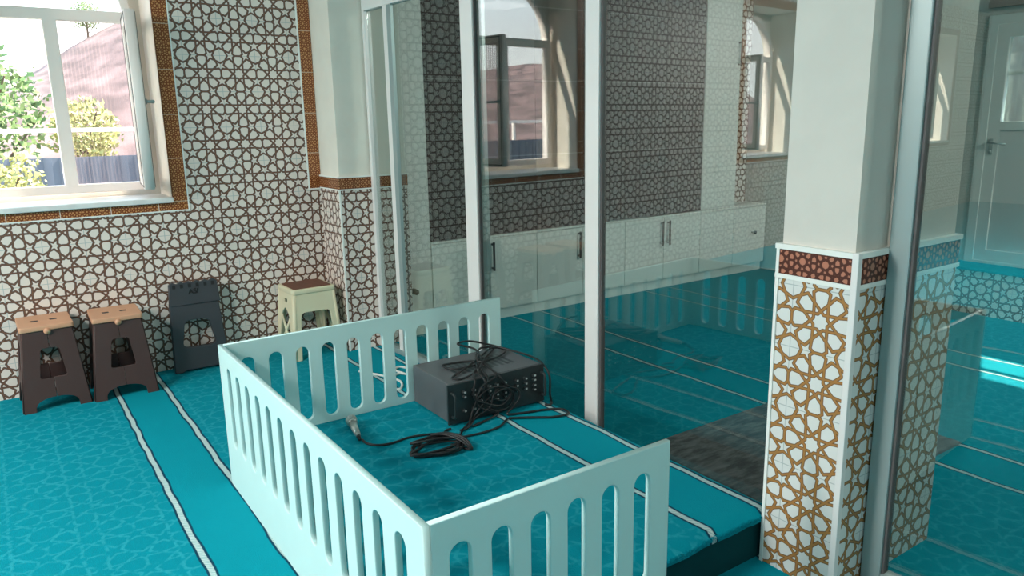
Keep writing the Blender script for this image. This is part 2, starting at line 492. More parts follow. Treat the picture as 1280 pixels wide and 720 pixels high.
def window(idx, a, b):
    root = struct(empty('window_%d' % idx, (a, W, Z0)))
    off = Vector((-a, -W, -Z0))
    def place(o): o.location = off; return o
    xm = (a+b)/2+.035; fr0, fr1 = a+.035, b-.06
    y0, y1 = 5.33, 5.39
    zs, zt = 1.125, 2.165; rad = (fr1-fr0)/2; xc = (fr0+fr1)/2
    up = frame_mtx((0, (y0+y1)/2, 0), (1, 0, 0), (0, 0, 1))
    outer = [(fr0, zs), (fr1, zs)] + arch_pts(xc, zt, rad)
    fw = .052
    lightL = [(fr0+fw, zs+fw), (xm-.036, zs+fw), (xm-.036, zt-.03), (fr0+fw, zt-.03)]
    lightR = [(xm+.036, zs+fw), (fr1-fw, zs+fw), (fr1-fw, zt-.03), (xm+.036, zt-.03)]
    top = [(fr0+fw, zt+.035), (fr1-fw, zt+.035)] + [p for p in arch_pts(xc, zt, rad-fw) if p[1] > zt+.036]
    place(plate('window_frame', [outer, lightL, lightR, top], y1-y0, M['pvc'], up, root, .006))
    # splayed reveal and arched infill between recess and frame
    rec = [(fr0-.06, zs-.06), (fr1+.09, zs-.06), (fr1+.09, Z1+.02), (fr0-.06, Z1+.02)]
    place(plate('arch_surround', [rec, outer], .05, M['reveal'], frame_mtx((0, 5.425, 0), (1, 0, 0), (0, 0, 1)), root))
    bm = bmesh.new(); box(bm, a-.002, b+.002, W-.028, WO, Z0-.032, Z0, bev=.006)
    place(obj('sill', bm, M['marble'], root))
    bm = bmesh.new(); box(bm, fr0+fw-.01, xm-.03, 5.357, 5.363, zs+fw-.01, zt-.02)
    place(obj('pane', bm, M['winglass'], root))
    place(plate('pane', [[(x, z) for x, z in top]], .006, M['winglass'], up, root))
    # pleated insect screen filling the opened half
    bm = bmesh.new(); n = 34; x0, x1 = xm+.036, fr1-fw; prev = None
    for i in range(n+1):
        x = x0+(x1-x0)*i/n; y = 5.372+(.019 if i % 2 else -.010)
        v = (bm.verts.new((x, y, zs+fw)), bm.verts.new((x, y, zt-.03)))
        if prev: bm.faces.new((prev[0], v[0], v[1], prev[1]))
        prev = v
    place(obj('insect_screen', bm, M['screen'], root))
    # inward-opened sash: outline in its own plane, hinged on the right jamb
    sw, sh = .425, zt-.03-zs-fw+.055
    ang = math.radians(-95.5)
    hinge = Vector((fr1-.034, 5.335, zs+fw-.025))
    d = Vector((-math.cos(math.radians(84.0)), -math.sin(math.radians(84.0)), 0))
    mt = frame_mtx(hinge, d, (0, 0, 1))
    o_ = [(0, 0), (sw, 0), (sw, sh), (0, sh)]; i_ = [(.062, .062), (sw-.062, .062), (sw-.062, sh-.062), (.062, sh-.062)]
    sash = place(plate('sash', [o_, i_], .058, M['pvc'], mt, root, .006))
    def sub(o): o.parent = sash; return o
    sub(plate('pane', [[(.052, .052), (sw-.052, .052), (sw-.052, sh-.052), (.052, sh-.052)]], .012, M['winglass'], mt, None))
    seal = [(.052, .052), (sw-.052, .052), (sw-.052, sh-.052), (.052, sh-.052)]
    sub(plate('seal', [seal, i_], .036, M['seal'], mt, None))
    sub(plate('gasket', [[(.012, .012), (sw-.012, .012), (sw-.012, sh-.012), (.012, sh-.012)], [(.02, .02), (sw-.02, .02), (sw-.02, sh-.02), (.02, sh-.02)]], .064, M['seal'], mt, None))
    nrm = mt.to_3x3() @ Vector((0, 0, 1))
    if nrm.x < 0: nrm = -nrm
    hp = hinge+d*(sw-.03)+Vector((0, 0, sh*.5))
    bm = bmesh.new()
    cyl(bm, hp+nrm*.028, hp+nrm*.040, .016, n=14)
    cyl(bm, hp+nrm*.036, hp+nrm*.075, .009, n=12)
    cyl(bm, hp+nrm*.072-Vector((0, 0, .0)), hp+nrm*.072-d*.095, .010, .008, n=12)
    sub(obj('handle', bm, M['alu_grey'], None, True))
    return root
for i, (a, b) in enumerate(WINX): window(i+1, a, b)

# ------------------------------------------------------------------ second room: landing, door
struct(boxes('landing', M['tile_riser'], [(6.07, XR, .2, 3.9, 0, .335)]))
bm = bmesh.new(); box(bm, 6.05, XR+.02, .2, 3.9, .335, .352, bev=.006)
struct(obj('landing_carpet', bm, M['carpet_plain']))
door = struct(empty('door_1', (XR, DY0, .35)))
doff = Vector((-XR, -DY0, -.35))
def dp(o): o.location = doff; return o
dm = frame_mtx((XR+.02, 0, 0), (0, -1, 0), (0, 0, 1))
def yz(l): return [(-y, z) for y, z in l]
oz0 = .343
dp(plate('door_frame', [yz([(DY0, oz0), (DY1, oz0), (DY1, DZ), (DY0, DZ)]), yz([(DY0+.07, oz0+.03), (DY1-.07, oz0+.03), (DY1-.07, DZ-.07), (DY0+.07, DZ-.07)])], .07, M['pvc_door'], dm, door, .004))
l0, l1 = DY0+.069, DY1-.069
a0, a1 = l0+.0, l1-.0
leaf = dp(plate('door_leaf', [yz([(a0, oz0+.029), (a1, oz0+.029), (a1, DZ-.069), (a0, DZ-.069)]),
    yz([(a0+.085, .46), (a1-.085, .46), (a1-.085, 1.375), (a0+.085, 1.375)]),
    yz([(a0+.085, 1.437), (a1-.085, 1.437), (a1-.085, 2.046), (a0+.085, 2.046)])], .055, M['pvc_door'], dm, door, .004))
def lsub(o): o.parent = leaf; return o
lsub(boxes('door_panel', plain_mat('ribbed_door_panel', (.55, .57, .56), .45), [(XR+.008, XR+.03, a0+.08, a1-.08, .455, 1.38)]))
lsub(boxes('patch_split_bar', M['pvc_door'], [(XR+.03, XR+.05, a0+.08, a1-.08, 1.775, 1.80)]))  # added bar, placed to split the sun patch on the floor
lsub(boxes('door_glass', M['doorglass'], [(XR+.014, XR+.022, a0+.08, a1-.08, 1.432, 2.05)]))
hy = a1-.04
bm = bmesh.new()
box(bm, XR-.016, XR-.008, hy-.016, hy+.016, 1.19, 1.31, bev=.003)
cyl(bm, (XR-.01, hy, 1.285), (XR-.055, hy, 1.285), .009); cyl(bm, (XR-.05, hy+.008, 1.285), (XR-.05, hy-.115, 1.27), .009, .008)
cyl(bm, (XR-.01, hy, 1.215), (XR-.026, hy, 1.215), .010)
lsub(obj('door_handle', bm, M['alu_grey'], None, True))
struct(boxes('trim_16', plain_mat('brown_lintel', (.20, .15, .13), .6), [(XR-.05, XR, DY0-.1, DY1+.0, 2.262, 2.30), (XR-.03, XR, DY0-.1, DY1, 2.30, 2.60)]))

# ------------------------------------------------------------------ glass partition
G0 = Vector((2.12, 4.705, 0)); G1 = Vector((2.309, 1.205, 0))
gd = (G1-G0).normalized()
part_rot = math.atan2(gd.y, gd.x)      # local +x runs along the partition toward the column
part = empty('glass_partition', G0, part_rot, 'clear sliding glass wall in white and silver aluminium posts dividing the two carpeted rooms', 'glass partition')
def at_y(y): return (y-G0.y)/gd.y
LP = (G1-G0).length
def ppost(name, s0, s1, w=.04, z0=0., z1=HC-.012, mat='alu'):
    return boxes(name, M[mat], [(s0, s1, -w/2, w/2, z0, z1)], part, bev=.004)
def ppane(s0, s1, z0, z1, n=0.):
    return boxes('glass_pane', M['glass'], [(s0, s1, n-.004, n+.004, z0, z1)], part)
ppost('jamb', .002, .035, .05)
ppost('post', at_y(4.435), at_y(4.375), .045)
ppost('post', at_y(3.60), at_y(3.49), .045)
ppost('post', at_y(2.635), at_y(2.55), .05)
ppost('jamb', at_y(1.505), at_y(1.474), .045, mat='alu_grey')
boxes('header_rail', M['alu'], [(.035, at_y(1.505), -.026, .026, 2.205, 2.29)], part, bev=.004)
boxes('floor_rail', M['alu_grey'], [(.035, at_y(1.505), -.03, .03, 0, .035)], part, bev=.004)
edges = [(.035, at_y(4.435)), (at_y(4.375), at_y(3.60)), (at_y(3.49), at_y(2.635)), (at_y(2.55), at_y(1.505))]
for a, b in edges:
    ppane(a, b, .035, 2.205); ppane(a, b, 2.29, HC-.012)
# sliding stile with dark gasket beside two of the posts
boxes('stile', M['alu_grey'], [(at_y(4.375)+.002, at_y(4.375)+.05, -.03, -.006, .04, 2.203)], part, bev=.003)
boxes('stile', M['alu_grey'], [(at_y(3.49)+.002, at_y(3.49)+.045, .006, .03, .04, 2.203)], part, bev=.003)
boxes('gasket', M['seal'], [(at_y(2.55), at_y(2.55)+.012, -.012, .012, .036, 2.203), (at_y(3.49), at_y(3.49)+.01, -.012, .012, .036, 2.203)], part)
# second bay, on the camera side of the column
p2 = empty('glass_panel', (2.205, 1.2, 0), part_rot, 'large fixed glass panel framed in silver aluminium, in front of tiled column at right', 'glass panel')
def pbox(name, mat, b, bev=.004): return boxes(name, M[mat], [b], p2, bev=bev)
pbox('post', 'alu_grey', (.0, .062, -.024, .024, 0, HC-.012))
pbox('gasket', 'seal', (.062, .070, -.014, .014, .05, HC-.06), 0)
pbox('floor_rail', 'alu_grey', (.062, 3.4, -.024, .024, 0, .06))
pbox('top_rail', 'alu_grey', (.062, 3.4, -.024, .024, HC-.062, HC-.012))
pbox('post', 'alu_grey', (3.4, 3.46, -.024, .024, 0, HC-.012))
pbox('glass_pane', 'glass', (.066, 3.4, -.004, .004, .05, HC-.062), 0)

# ------------------------------------------------------------------ raised platform
PZ = .18
plat = empty('platform', (1.4, 2.3, 0), 0, 'low raised platform covered in teal striped carpet inside the white fence', 'platform')
def pl(o): o.location = (-1.4, -2.3, 0); return o
X0, X1, Y0, Y1 = .711, 2.108, 1.475, 3.158
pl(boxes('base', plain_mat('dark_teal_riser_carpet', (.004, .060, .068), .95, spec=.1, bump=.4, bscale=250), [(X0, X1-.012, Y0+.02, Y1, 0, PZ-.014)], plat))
# carpet sheet with a soft nosing folded over the front and the right edge
bm = bmesh.new()
NX, NY = 46, 56
def prof(t):
    return t
grid = {}
for i in range(NX+1):
    for j in range(NY+1):
        x = X0+(X1-X0)*i/NX; y = Y0+(Y1-Y0)*j/NY
        fz = 0
        dx = max(0, x-(X1-.022))/.022; dy = max(0, (Y0+.03)-y)/.03
        e = min(1, math.hypot(dx, dy))
        fz = -.020*(1-math.sqrt(max(0, 1-e*e)))
        wv = noise.noise(Vector((x*9, y*9, 0)))
        yy = y+(.012*noise.noise(Vector((x*7, 3.1, 0)))+.004*noise.noise(Vector((x*37, 1.1, 0))))*(dy > 0)
        xx = x+.004*noise.noise(Vector((5.2, y*14, 0)))*(dx > 0)
        grid[i, j] = bm.verts.new((xx, yy, PZ+fz+.0012*wv))
for i in range(NX):
    for j in range(NY):
        bm.faces.new((grid[i, j], grid[i+1, j], grid[i+1, j+1], grid[i, j+1]))
r = bmesh.ops.extrude_face_region(bm, geom=list(bm.faces))
for v in [g for g in r['geom'] if isinstance(g, bmesh.types.BMVert)]: v.co.z -= .016
carp = pl(obj('carpet', bm, M['carpet'], plat, True)); shade_auto(carp, 50)
# frayed pile along the front nosing
bm = bmesh.new()
for k in range(900):
    x = X0+.78+(X1-X0-.785)*random.random(); yb = Y0+.012*noise.noise(Vector((x*7, 3.1, 0)))+.004*noise.noise(Vector((x*37, 1.1, 0)))
    z = PZ-.020+random.uniform(-.006, .008); p = Vector((x, yb+random.uniform(-.002, .006), z))
    q = p+Vector((random.uniform(-.005, .005), random.uniform(-.010, -.002), random.uniform(-.008, .004)))
    s = Vector((.0016, 0, .0006)); t = Vector((0, .001, .0014))
    bm.faces.new([bm.verts.new(v) for v in (p-s, p+s, q)]); bm.faces.new([bm.verts.new(v) for v in (p-t, p+t, q)])
fr = pl(obj('frayed_edge', bm, M['carpet_plain'], plat)); fr['kind'] = 'stuff'

# ------------------------------------------------------------------ white slotted fence
fen = empty('slatted_fence', (.69, 1.383, 0), 0, 'low white slotted board fence of three panels round the carpeted platform', 'fence')
FT, FH = .020, .622
fo = Vector((-.69, -1.383, 0))
def fp(o): o.location = fo; return o
SW, SZ0, SZ1 = .060, .207, .552
def fence_panel(u0, u1, centres, mtx):
    loops = [[(u0, 0.0), (u1, 0.0), (u1, FH), (u0, FH)]]
    for c in centres: loops.append(slot(c, (SZ0+SZ1)/2, SW, SZ1-SZ0))
    return fp(plate('panel', loops, FT, M['fence'], mtx, fen, .0028))
# left panel faces -X ; u runs along y
fence_panel(1.383, 3.182, [3.043-.1282*i for i in range(13)], frame_mtx((.70, 0, 0), (0, 1, 0), (0, 0, 1)))
fence_panel(.7102, 2.086, [.801+.1183*i for i in range(11)], frame_mtx((0, 3.172, 0), (1, 0, 0), (0, 0, 1)))
fence_panel(.7102, 1.472, [.787+.116*i for i in range(6)], frame_mtx((0, 1.393, 0), (1, 0, 0), (0, 0, 1)))

# ------------------------------------------------------------------ cupboards in the second room
CF = 4.76
def cab_root(name, x, z, label, group):
    return empty(name, (x, CF, z), 0, label, 'cabinet' if name != 'display_cabinet' else 'display cabinet', group)
def handle_bm(x, z0, z1, y=0.):
    bm = bmesh.new()
    box(bm, x-.008, x+.008, y-.036, y-.024, z0, z1, bev=.003)
    box(bm, x-.006, x+.006, y-.026, y+.002, z0+.012, z0+.026); box(bm, x-.006, x+.006, y-.026, y+.002, z1-.026, z1-.012)
    return bm
def lower_cabinet(x0, x1, doors, label):
    r = cab_root('low_cabinet', x0, 0, label, 'white low cabinets along the back wall')
    w = x1-x0
    boxes('body', M['cab'], [(.002, w-.002, .02, W-CF-.004, .085, .652)], r)
    boxes('plinth', M['cab'], [(.002, w-.002, .04, W-CF-.004, 0, .085)], r)
    boxes('top', M['cab'], [(.001, w-.001, -.004, W-CF-.004, .652, .668)], r, bev=.002)
    for d0, d1, hx in doors:
        dr = boxes('door', M['cab'], [(d0-x0+.003, d1-x0-.003, 0, .019, .09, .648)], r, bev=.002)
        if hx == 'knob':
            bm = bmesh.new(); kx = (d0+d1)/2-x0+.04
            cyl(bm, (kx, .001, .40), (kx, -.03, .40), .008); cyl(bm, (kx, -.028, .40), (kx, -.045, .40), .017)
            cyl(bm, (kx-.04, -.036, .405), (kx, -.036, .40), .007)
            obj('knob', bm, M['black'], dr)
        elif hx is not None:
            obj('handle', handle_bm(hx-x0, .40, .62), M['black'], dr)
    return r
B = [2.56, 3.03, 3.50, 3.97, 4.44, 4.91, 5.38, 5.85, 6.33]
lower_cabinet(2.56, 3.50, [(2.56, 3.03, 2.975), (3.03, 3.50, 3.075)], 'white low double-door cabinet behind the left glass post, first of the row')
lower_cabinet(3.50, 4.44, [(3.50, 3.97, 3.92), (3.97, 4.44, 4.03)], 'white low double-door cabinet behind the middle glass post, second of the row')
lower_cabinet(4.44, 5.38, [(4.44, 4.91, 4.87), (4.91, 5.38, 4.955)], 'white low double-door cabinet with paired black handles right of middle glass post')
lower_cabinet(5.38, 5.85, [(5.38, 5.85, None)], 'narrow white low cabinet without a handle below the white wall cupboard')
lower_cabinet(5.85, 6.33, [(5.85, 6.33, 'knob')], 'white low corner cabinet with a black knob, near the tiled column')
def tall_cabinet(x0, x1, label):
    r = cab_root('display_cabinet', x0, .67, label, 'dark glass cabinets above the low cabinets')
    w = x1-x0; h = 1.95
    boxes('body', M['cab'], [(.001, w-.001, .024, W-CF-.004, 0, h)], r)
    for k in range(2):
        a = .002+k*w/2; b = w/2-.002+k*w/2
        d = boxes('door', M['dark'], [(a, b, 0, .022, .003, h-.003)], r, bev=.002)
        for z in (.58, 1.13, 1.66): boxes('rail', M['ampg'], [(a+.004, b-.004, -.0015, .002, z, z+.006)], d)
    return r
tall_cabinet(2.56, 3.50, 'dark glass-fronted upper cabinet at the left end, beside the pilaster')
tall_cabinet(3.50, 4.44, 'dark glass-fronted upper cabinet behind the middle glass post')
tall_cabinet(4.44, 5.38, 'dark glass-fronted upper cabinet at the right, touching the white wall cupboard')
r = cab_root('wall_cupboard', 5.381, .67, 'tall narrow white wall cupboard with two stacked doors right of the dark cabinets', None)
boxes('body', M['cab'], [(.001, .469, .02, W-CF-.004, 0, 1.95)], r)
boxes('door', M['cab'], [(.003, .467, 0, .019, .003, 1.255)], r, bev=.002)
d = boxes('door', M['cab'], [(.003, .467, 0, .019, 1.262, 1.945)], r, bev=.002)
obj('handle', handle_bm(.44, 1.29, 1.52), M['black'], d)
boxes('filler_panel', M['cab'], [(2.365, 2.556, CF+.01, W-.004, 0, 2.62)])
tag(bpy.data.objects['filler_panel'], 'plain tall white filler panel between pilaster and cabinets', 'panel')
bm = bmesh.new(); cyl(bm, (0, 0, 0), (0, -.012, 0), .022, n=20); cyl(bm, (0, -.011, 0), (0, -.05, 0), .017, .02, n=20)
ds = obj('door_stop', bm, M['black'], bpy.data.objects['filler_panel'], True); ds.location = (2.405, CF+.0095, .33); ds['label'] = 'small round black door stop'

# grey mat
bm = bmesh.new(); box(bm, 2.345, 3.55, 1.53, 2.375, .001, .016, bev=.005)
tag(obj('floor_mat', bm, M['mat']), 'mottled dark grey mat on teal carpet behind the glass beside column', 'mat')

# ------------------------------------------------------------------ stools
def trap_panel(name, loops, p_bl, p_br, p_tl, thick, mat, parent, bev=.002):
    """board whose local x runs p_bl to p_br and local y climbs toward p_tl"""
    p_bl = Vector(p_bl); p_br = Vector(p_br); p_tl = Vector(p_tl)
    return plate(name, loops, thick, mat, frame_mtx(p_bl, p_br-p_bl, p_tl-p_bl), parent, bev)

def folding_stool(loc, rz, label):
    r = empty('folding_stool', loc, rz, label, 'stool', 'brown folding stools against the tiled wall')
    wb, wt, H, db, dt = .325, .235, .445, .33, .285
    for sgn in (-1, 1):
        ylow = sgn*db/2; ytop = sgn*(dt/2-.004)
        L = math.hypot(H, ylow-ytop)
        # two half boards folding on a middle seam, opening between them, arched feet
        h1 = []
        for s in (-1, 1):
            def P(u, v): return (s*u, v)
            arch = [P(.085*math.cos(t)+.0, .07*math.sin(t)) for t in [PI/2*(1-i/8) for i in range(9)]]
            arch = [P(.001, .072)]+[P(.105*math.sin(PI/2*i/8), .072*math.cos(PI/2*i/8)**.6 if i < 8 else 0) for i in range(1, 9)]
            out = arch+[P(wb/2, 0), P(wt/2, L-.003), P(.001, L-.003),
                        P(.001, L*.775), P(.034, L*.775), P(.045, L*.745), P(.064, L*.425), P(.057, L*.405), P(.001, L*.405)]
            h1.append(out)
        mtx = frame_mtx((0, ylow, 0), (1, 0, 0), (0, ytop-ylow, H))
        plate('folding_panel', h1, .016, M['brown'], mtx, r, .0015)
    for s in (-1, 1):
        pb = Vector((s*wb/2, -db/2+.008, 0)); L = math.hypot(H, (wb-wt)/2)
        u = db-.016; ut = dt-.016; k = (u-ut)/2
        lp = [[(0, 0), (.045, 0), (.060, .10), (u/2, .15), (u-.060, .10), (u-.045, 0), (u, 0), (u-k, L-.003), (k, L-.003)],
              rpoly([(.07, .21), (u-.07, .21), (u-.085, .36), (.085, .36)], .02)]
        mtx = frame_mtx(pb, (0, 1, 0), (-s*(wb-wt)/2, 0, H))
        plate('side_panel', lp, .012, M['brown'], mtx, r, .0015)
    # tan top: plate with rounded corners, two finger holes and a skirt
    sx, sy = wt/2+.012, dt/2+.012
    top = rpoly([(-sx, -sy), (sx, -sy), (sx, sy), (-sx, sy)], .016)
    holes = [rpoly([(c-.017, -.022), (c+.017, -.022), (c+.017, .022), (c-.017, .022)], .008) for c in (-.045, .045)]
    plate('seat', [top]+holes, .028, M['tan'], frame_mtx((0, 0, H+.014), (1, 0, 0), (0, 1, 0)), r, .004)
    for c in (-.045, .045):  # dark plate stands in for the shade inside each finger hole
        plate('hole_shade', [rpoly([(c-.0165, -.0215), (c+.0165, -.0215), (c+.0165, .0215), (c-.0165, .0215)], .008)], .006, M['cord'], frame_mtx((0, 0, H+.0225), (1, 0, 0), (0, 1, 0)), r)
    bm = bmesh.new(); cyl(bm, (0, -sy-.006, H-.004), (0, -sy+.012, H-.004), .017, n=18)
    obj('hinge_knob', bm, M['tan'], r, True)
    boxes('hinge_bar', M['brown'], [(-.004, .004, -dt/2+.02, dt/2-.02, H-.06, H-.02)], r)
    return r
folding_stool((.500, 4.83, 0), math.radians(-1.5), 'brown folding stool with tan two-hole top standing next to the charcoal folded stool')
folding_stool((.150, 4.86, 0), math.radians(1.0), 'brown folding stool with tan two-hole top nearest the left edge, below the window')

# folded charcoal stool leaning on the tiles
r = empty('folded_stool', (.968, 4.93, 0), 0, 'flat folded charcoal plastic stool leaning upright against the tiled wall', 'stool')
tilt = math.atan2(.05, .565)
m = frame_mtx((0, 0, 0), (1, 0, 0), (0, math.sin(tilt), math.cos(tilt)))
low = rpoly([(-.166, 0.0), (-.120, 0.0), (-.10, .012), (.10, .012), (.120, 0.0), (.166, 0.0), (.140, .438), (-.150, .438)], .008, 3)
hole = rpoly([(-.100, .175), (-.08, .155), (.075, .150), (.098, .175), (.072, .305), (.045, .325), (-.055, .325), (-.078, .305)], .03, 6)
plate('leg_panel', [low, hole], .046, M['graypl'], m, r, .004)
n = m.to_3x3() @ Vector((0, 0, 1))
sgn = -1 if n.y > 0 else 1
m2 = m.copy(); m2.translation = n*sgn*.014
teeth = [(-.152, .425), (.150, .425), (.142, .558)]
xs_ = [.142-.284*i/12 for i in range(13)]
for i in range(1, 12):
    teeth.append((xs_[i], .572 if i % 2 else .560))
teeth.append((-.142, .558))
sh_ = [rpoly([(c-.008, .535), (c+.008, .535), (c+.008, .552), (c-.008, .552)], .003) for c in (-.115, -.07, -.023, .023, .07, .115)]
seat = plate('seat', [teeth], .034, M['graypl'], m2, r, .003)
tc = bpy.data.curves.new('emblem', 'FONT'); tc.body = 'ASI'; tc.size = .044; tc.offset = .001; tc.extrude = .002; tc.align_x = 'CENTER'
to = bpy.data.objects.new('emblem', tc); COL.objects.link(to)
dg = bpy.context.evaluated_depsgraph_get(); dg.update()
me = bpy.data.meshes.new_from_object(to.evaluated_get(dg)); bpy.data.objects.remove(to)
sgn2 = 1 if sgn > 0 else -1
me.transform(frame_mtx(n*sgn*.0322+m.to_3x3() @ Vector((-.005, .492, 0)), (1, 0, 0), m.to_3x3() @ Vector((0, 1, 0))))
me.materials.append(M['cord'])
em = bpy.data.objects.new('emblem', me); COL.objects.link(em); em.parent = seat
for c in (-.115, -.07, -.023, .023, .07, .115):  # black blocks in place of the shade inside open slots
    gs = plate('slot_shade', [rpoly([(c-.009, .532), (c+.009, .532), (c+.009, .556), (c-.009, .556)], .003)], .037, M['cord'], m2, seat)
boxes('cross_bar', M['graypl'], [(-.12, .12, .012, .03, .02, .05)], r)

# cream stool with brown seat inset
r = empty('folding_stool', (1.655, 4.862, 0), math.radians(1), 'cream plastic stool with brown seat top, in the corner by the pilaster', 'stool')
wb, wt, H, db, dt = .335, .272, .435, .325, .265
for s in (-1, 1):
    L = math.hypot(H, (db-dt)/2)
    out = [(-wb/2, 0), (-wb/2+.045, 0)]+rpoly([(-wb/2+.045, 0.001), (-.098, L*.72), (.098, L*.72), (wb/2-.045, .001)], .03)[6:-6]+[(wb/2-.045, 0), (wb/2, 0), (wt/2, L), (-wt/2, L)]
    plate('leg_panel', [out], .014, M['cream'], frame_mtx((0, s*db/2, 0), (1, 0, 0), (0, -s*(db-dt)/2, H)), r, .002)
    inn = [[(-wb/2+.052, 0), (-.004, 0), (-.004, .30), (-.096, .30)], [(.004, 0), (wb/2-.052, 0), (.096, .30), (.004, .30)]]
    L2 = math.hypot(H, (wb-wt)/2)
    u = db
    side = [(-u/2, 0), (-u/2+.035, 0)]+rpoly([(-u/2+.035, .001), (-.072, L2*.66), (0, L2*.78), (.072, L2*.66), (u/2-.035, .001)], .03)[6:-6]+[(u/2-.035, 0), (u/2, 0), (dt/2, L2), (-dt/2, L2)]
    hs = [rpoly([(-.03, L2*.85), (.03, L2*.85), (.03, L2*.91), (-.03, L2*.91)], .01)]
    mt = frame_mtx((s*wb/2, 0, 0), (0, 1, 0), (-s*(wb-wt)/2, 0, H))
    plate('side_panel', [side]+hs, .014, M['cream'], mt, r, .002)
    bm = bmesh.new()
    for q in (-1, 1):
        p0 = mt @ Vector((q*.125, .03, 0)); p1 = mt @ Vector((-q*.075, .27, 0))
        cyl(bm, p0, p1, .009, n=8)
    obj('cross_brace', bm, M['cream'], r, True)
for sx in (-1, 1):
    for sy in (-1, 1):
        bm = bmesh.new(); cyl(bm, (sx*(wb/2-.006), sy*(db/2-.006), .0), (sx*(wt/2-.006), sy*(dt/2-.006), H), .016, n=12)
        obj('leg', bm, M['cream'], r, True)
sx, sy = wt/2+.012, dt/2+.012
plate('seat', [rpoly([(-sx, -sy), (sx, -sy), (sx, sy), (-sx, sy)], .03)], .034, M['cream'], frame_mtx((0, 0, H+.017), (1, 0, 0), (0, 1, 0)), r, .006)
plate('seat_pad', [rpoly([(-sx+.02, -sy+.02), (sx-.02, -sy+.02), (sx-.02, sy-.02), (-sx+.02, sy-.02)], .02)], .006, M['brownseat'], frame_mtx((0, 0, H+.035), (1, 0, 0), (0, 1, 0)), r, .001)

# ------------------------------------------------------------------ amplifier
amp = empty('amplifier', (1.80, 2.765, PZ), math.radians(-.5), 'dark grey rack amplifier with rows of knobs standing on the platform carpet', 'amplifier')
AW, AD, AH = .50, .36, .195
bm = bmesh.new(); box(bm, -AW/2, AW/2, .012, AD, .012, AH, bev=.004)
obj('case', bm, M['ampg'], amp)
bm = bmesh.new(); box(bm, -.262, .262, 0, .012, .008, AH-.002, bev=.002)
obj('front_panel', bm, M['ampf'], amp)
for sx in (-.2, .2):
    for sy in (.05, .30):
        bm = bmesh.new(); cyl(bm, (sx, sy, 0.0005), (sx, sy, .013), .014, n=14); obj('foot', bm, M['black'], amp)
for sx in (-1, 1):
    bm = bmesh.new(); pts = catmull([(sx*.245, .001, .045), (sx*.245, -.03, .05), (sx*.245, -.034, .095), (sx*.245, -.03, .15), (sx*.245, .001, .155)], 6)
    tube(bm, pts, .006, 8); obj('rack_handle', bm, M['ampf'], amp, True)
kn = 0
for c, x in enumerate([-.185, -.135, -.095, -.052, -.012, .032, .098, .148, .198]):
    rows = [(.150, .012), (.128, .012), (.102, .010), (.080, .010)] if c in (3, 4, 5, 8) else [(.145, .011), (.120, .011), (.095, .010)]
    if c in (0, 1): rows = [(.150, .012), (.128, .012), (.062, .014)]
    for z, rr in rows:
        bm = bmesh.new(); cyl(bm, (x, .001, z), (x, -.014, z), rr*.62, rr*.52, n=12)
        k = obj('knob', bm, M['ampf'], amp, True)
        bm = bmesh.new(); box(bm, x-.0012, x+.0075, -.0165, -.0135, z-.003, z+.0045); obj('pointer', bm, M['knob'], k)
# vent slots in the lid
boxes('vent', M['ampf'], [(-.15+.03*i, -.135+.03*i, .10, .26, AH-.001, AH+.0006) for i in range(11)], amp)

# ------------------------------------------------------------------ cords
def cord(name, paths, r, mat, label, cat, n=8):
    bm = bmesh.new()
    for p in paths: tube(bm, catmull(p, 8), r, n)
    o = obj(name, bm, M[mat], None, True)
    return tag(o, label, cat)
zt = PZ+AH+.008
ztp = PZ+.007
# loop of black power cord on the amplifier
random.seed(3)
cx, cy = 1.80, 2.93
P = []
loops = []
def lp(pts): loops.append([(x, y, z) for x, y, z in pts])
lp([(1.815, 2.93, zt+.012), (1.74, 2.99, zt+.004), (1.645, 3.00, zt+.004), (1.665, 2.93, zt), (1.76, 2.905, zt+.006), (1.825, 2.93, zt+.016), (1.90, 3.0, zt+.006), (1.99, 3.09, zt+.004), (1.93, 3.11, zt+.01), (1.85, 3.03, zt+.012), (1.80, 2.94, zt+.02)])
lp([(1.80, 2.94, zt+.018), (1.69, 2.885, zt+.004), (1.60, 2.83, zt), (1.625, 2.79, zt), (1.73, 2.83, zt+.004), (1.81, 2.90, zt+.014), (1.905, 2.945, zt+.004), (2.0, 3.0, zt+.002), (2.02, 3.07, zt+.002), (1.95, 3.06, zt+.014), (1.82, 2.95, zt+.022)])
lp([(1.83, 2.95, zt+.02), (1.86, 3.06, zt+.03), (1.80, 3.12, zt+.052), (1.88, 3.13, zt+.05), (1.99, 3.09, zt+.016), (2.05, 2.98, zt), (2.068, 2.88, zt-.002), (2.072, 2.80, zt-.012), (2.074, 2.735, zt-.06), (2.072, 2.728, PZ+.05), (2.085, 2.735, PZ+.0095), (2.055, 2.70, PZ+.0085), (2.03, 2.715, PZ+.0085)])
lp([(1.79, 2.92, zt+.02), (1.82, 2.96, zt+.024), (1.835, 2.93, zt+.02), (1.81, 2.90, zt+.016), (1.79, 2.93, zt+.014), (1.82, 2.95, zt+.010)])
lp([(1.80, 2.93, zt+.014), (1.755, 2.83, zt+.002), (1.735, 2.745, zt-.01), (1.70, 2.738, zt-.07), (1.725, 2.735, PZ+.06), (1.78, 2.735, PZ+.02), (1.70, 2.72, PZ+.0085), (1.62, 2.70, PZ+.0085)])
